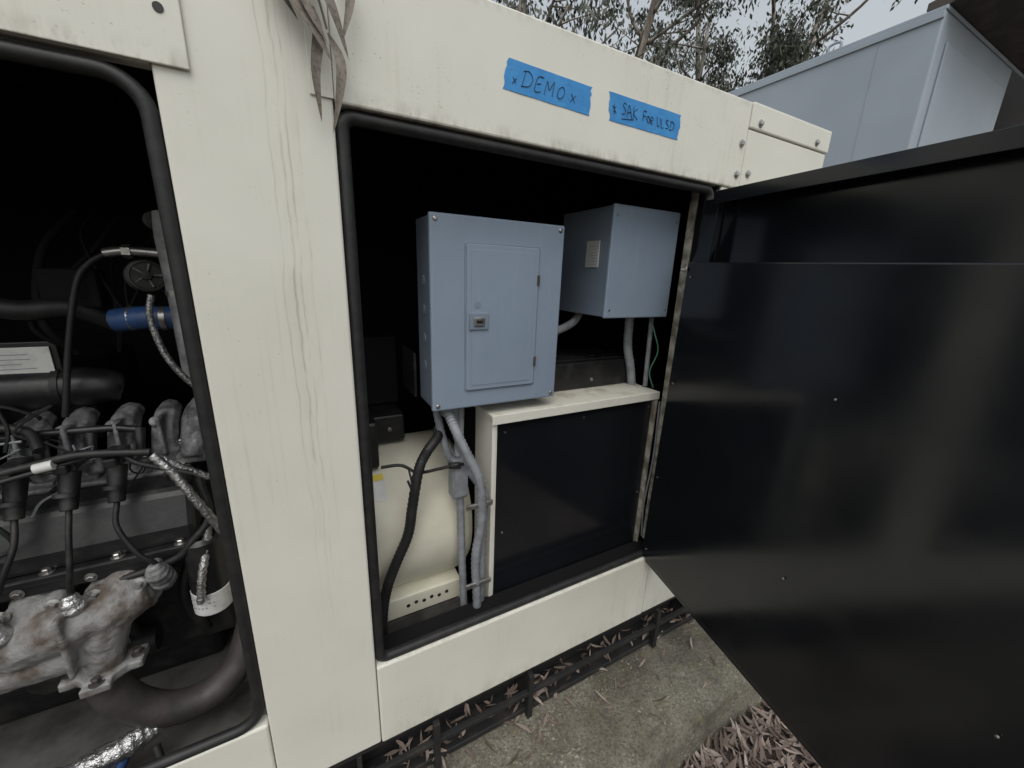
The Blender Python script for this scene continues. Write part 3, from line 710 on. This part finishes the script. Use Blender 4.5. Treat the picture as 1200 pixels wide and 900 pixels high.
# ---------------------------------------------------------------- eucalyptus trees
def treemesh(seed,H):
    rnd=random.Random(seed); V=[];F=[];LV=[];LF=[]
    def limb(p0,d,length,r,lev):
        pts=[Vector(p0)]; dd=Vector(d).normalized(); n=5
        for i in range(n):
            dd=(dd+Vector((rnd.gauss(0,.13),rnd.gauss(0,.13),rnd.gauss(0,.06)+.04))).normalized()
            pts.append(pts[-1]+dd*(length/n))
        rr=[r*(1-.7*i/n) for i in range(n+1)]
        v,f=sweepdata(pts,rr,5 if lev else 9,1 if lev>1 else 2); o=len(V); V.extend(v); F.extend([tuple(i+o for i in q) for q in f])
        return pts,rr
    def clump(c,rad,n):
        for _ in range(n):
            q=Vector((rnd.gauss(0,.5),rnd.gauss(0,.5),rnd.gauss(0,.36)))*rad; p=c+q
            d=Vector((rnd.gauss(0,.6),rnd.gauss(0,.6),-1)).normalized(); nn=Vector((rnd.gauss(0,1),rnd.gauss(0,1),rnd.gauss(0,.5)))
            nn=(nn-d*nn.dot(d)); 
            if nn.length<1e-3: continue
            nn.normalize(); s=d.cross(nn); l=rnd.uniform(.12,.26); w=rnd.uniform(.025,.055)
            o=len(LV); LV.extend([p,p+d*l*.5+s*w,p+d*l,p+d*l*.5-s*w]); LF.append((o,o+1,o+2,o+3))
    tp,tr=limb((0,0,0),(rnd.gauss(0,.08),rnd.gauss(0,.08),1),H*.85,H*.014,0)
    for i in range(13):
        t=rnd.uniform(.2,1)*4.999; j=int(t); p=tp[j].lerp(tp[j+1],t-j); a=rnd.uniform(0,6.28)
        el=rnd.uniform(.25,.95); ln=H*rnd.uniform(.14,.30)*(1.15-t/9)
        lp,lr=limb(p,(math.cos(a),math.sin(a),el),ln,tr[j]*.5,1)
        for k in range(5):
            u=rnd.uniform(1.5,4.99); j2=int(u); q=lp[j2].lerp(lp[j2+1],u-j2); b=rnd.uniform(0,6.28)
            sp,sr=limb(q,(math.cos(b),math.sin(b),rnd.uniform(-.1,.7)),ln*rnd.uniform(.25,.45),lr[j2]*.5,2)
            clump(sp[-1],rnd.uniform(.4,.8),rnd.randint(45,95))
            if rnd.random()<.5: clump(sp[3]+Vector((0,0,-.2)),rnd.uniform(.3,.6),rnd.randint(20,50))
    me=bpy.data.meshes.new('eucalyptus'); n=len(V)
    me.from_pydata([tuple(v) for v in V]+[tuple(v) for v in LV],[],F+[tuple(i+n for i in q) for q in LF])
    me.materials.append(BARK); me.materials.append(FOL)
    mi=[0]*len(F)+[1]*len(LF); me.polygons.foreach_set('material_index',mi)
    for p in me.polygons[:len(F)]: p.use_smooth=True
    me.update(); return me
TM=[treemesh(11,14),treemesh(23,17),treemesh(37,13),treemesh(52,18)]
rt=random.Random(5)
def tree(az,dist,k,s):
    o=bpy.data.objects.new('eucalyptus_tree',TM[k]); COL.objects.link(o)
    o.location=(dist*math.sin(R(az)),dist*math.cos(R(az)),GZ-.15); o.rotation_euler=(0,0,rt.uniform(0,6.28)); o.scale=(s,s,s*rt.uniform(.92,1.1))
for i,(az,dist) in enumerate([(24,21),(30,20),(37,23),(43,19),(50,22),(56,20),(63,22),(27,29),(34,31),(41,30),(47,33),(53,30),(60,32),(69,26),(14,24),(78,26),(0,26),(-25,26),(-60,26)]):
    tree(az,dist,i%4,rt.uniform(.95,1.2))

# ---------------------------------------------------------------- lift everything so soil is at z=0
for o in list(SC.objects):
    if o.parent is None: o.location.z+=LIFT

# ---------------------------------------------------------------- light
AZ,EL=R(205),R(60)
w=bpy.data.worlds.new('World'); SC.world=w; w.use_nodes=True; nt=w.node_tree
bg=nt.nodes['Background']; sky=nt.nodes.new('ShaderNodeTexSky'); sky.sky_type='NISHITA'; sky.sun_disc=False
sky.sun_elevation=EL; sky.sun_rotation=AZ; sky.air_density=2.2; sky.dust_density=3.5; sky.ozone_density=1.5
hs=nt.nodes.new('ShaderNodeHueSaturation'); hs.inputs['Saturation'].default_value=.32
nt.links.new(sky.outputs[0],hs.inputs['Color']); nt.links.new(hs.outputs[0],bg.inputs['Color']); bg.inputs['Strength'].default_value=.15
sd=bpy.data.lights.new('sun','SUN'); sd.energy=1.0; sd.angle=R(45); sd.color=(1,.985,.96)
so=bpy.data.objects.new('sun',sd); COL.objects.link(so)
s=Vector((math.sin(AZ)*math.cos(EL),math.cos(AZ)*math.cos(EL),math.sin(EL)))
so.rotation_euler=s.to_track_quat('Z','Y').to_euler(); so.location=s*20

# ---------------------------------------------------------------- camera
cd=bpy.data.cameras.new('camera'); co=bpy.data.objects.new('camera',cd); COL.objects.link(co)
right=Vector((.8826,-.469,.035)); up=Vector((.0961,.2526,.963)); back=Vector((-.4603,-.8466,.268)).normalized()
right=(right-back*right.dot(back)).normalized(); up=back.cross(right)
m=Matrix((right,up,back)).transposed().to_4x4(); m.translation=Vector((0,-.8,LIFT)); co.matrix_world=m
cd.sensor_width=36; cd.lens=13.8; cd.clip_start=.02; cd.clip_end=2000
SC.camera=co
SC.view_settings.view_transform='Standard'; SC.view_settings.look='None'; SC.view_settings.exposure=0
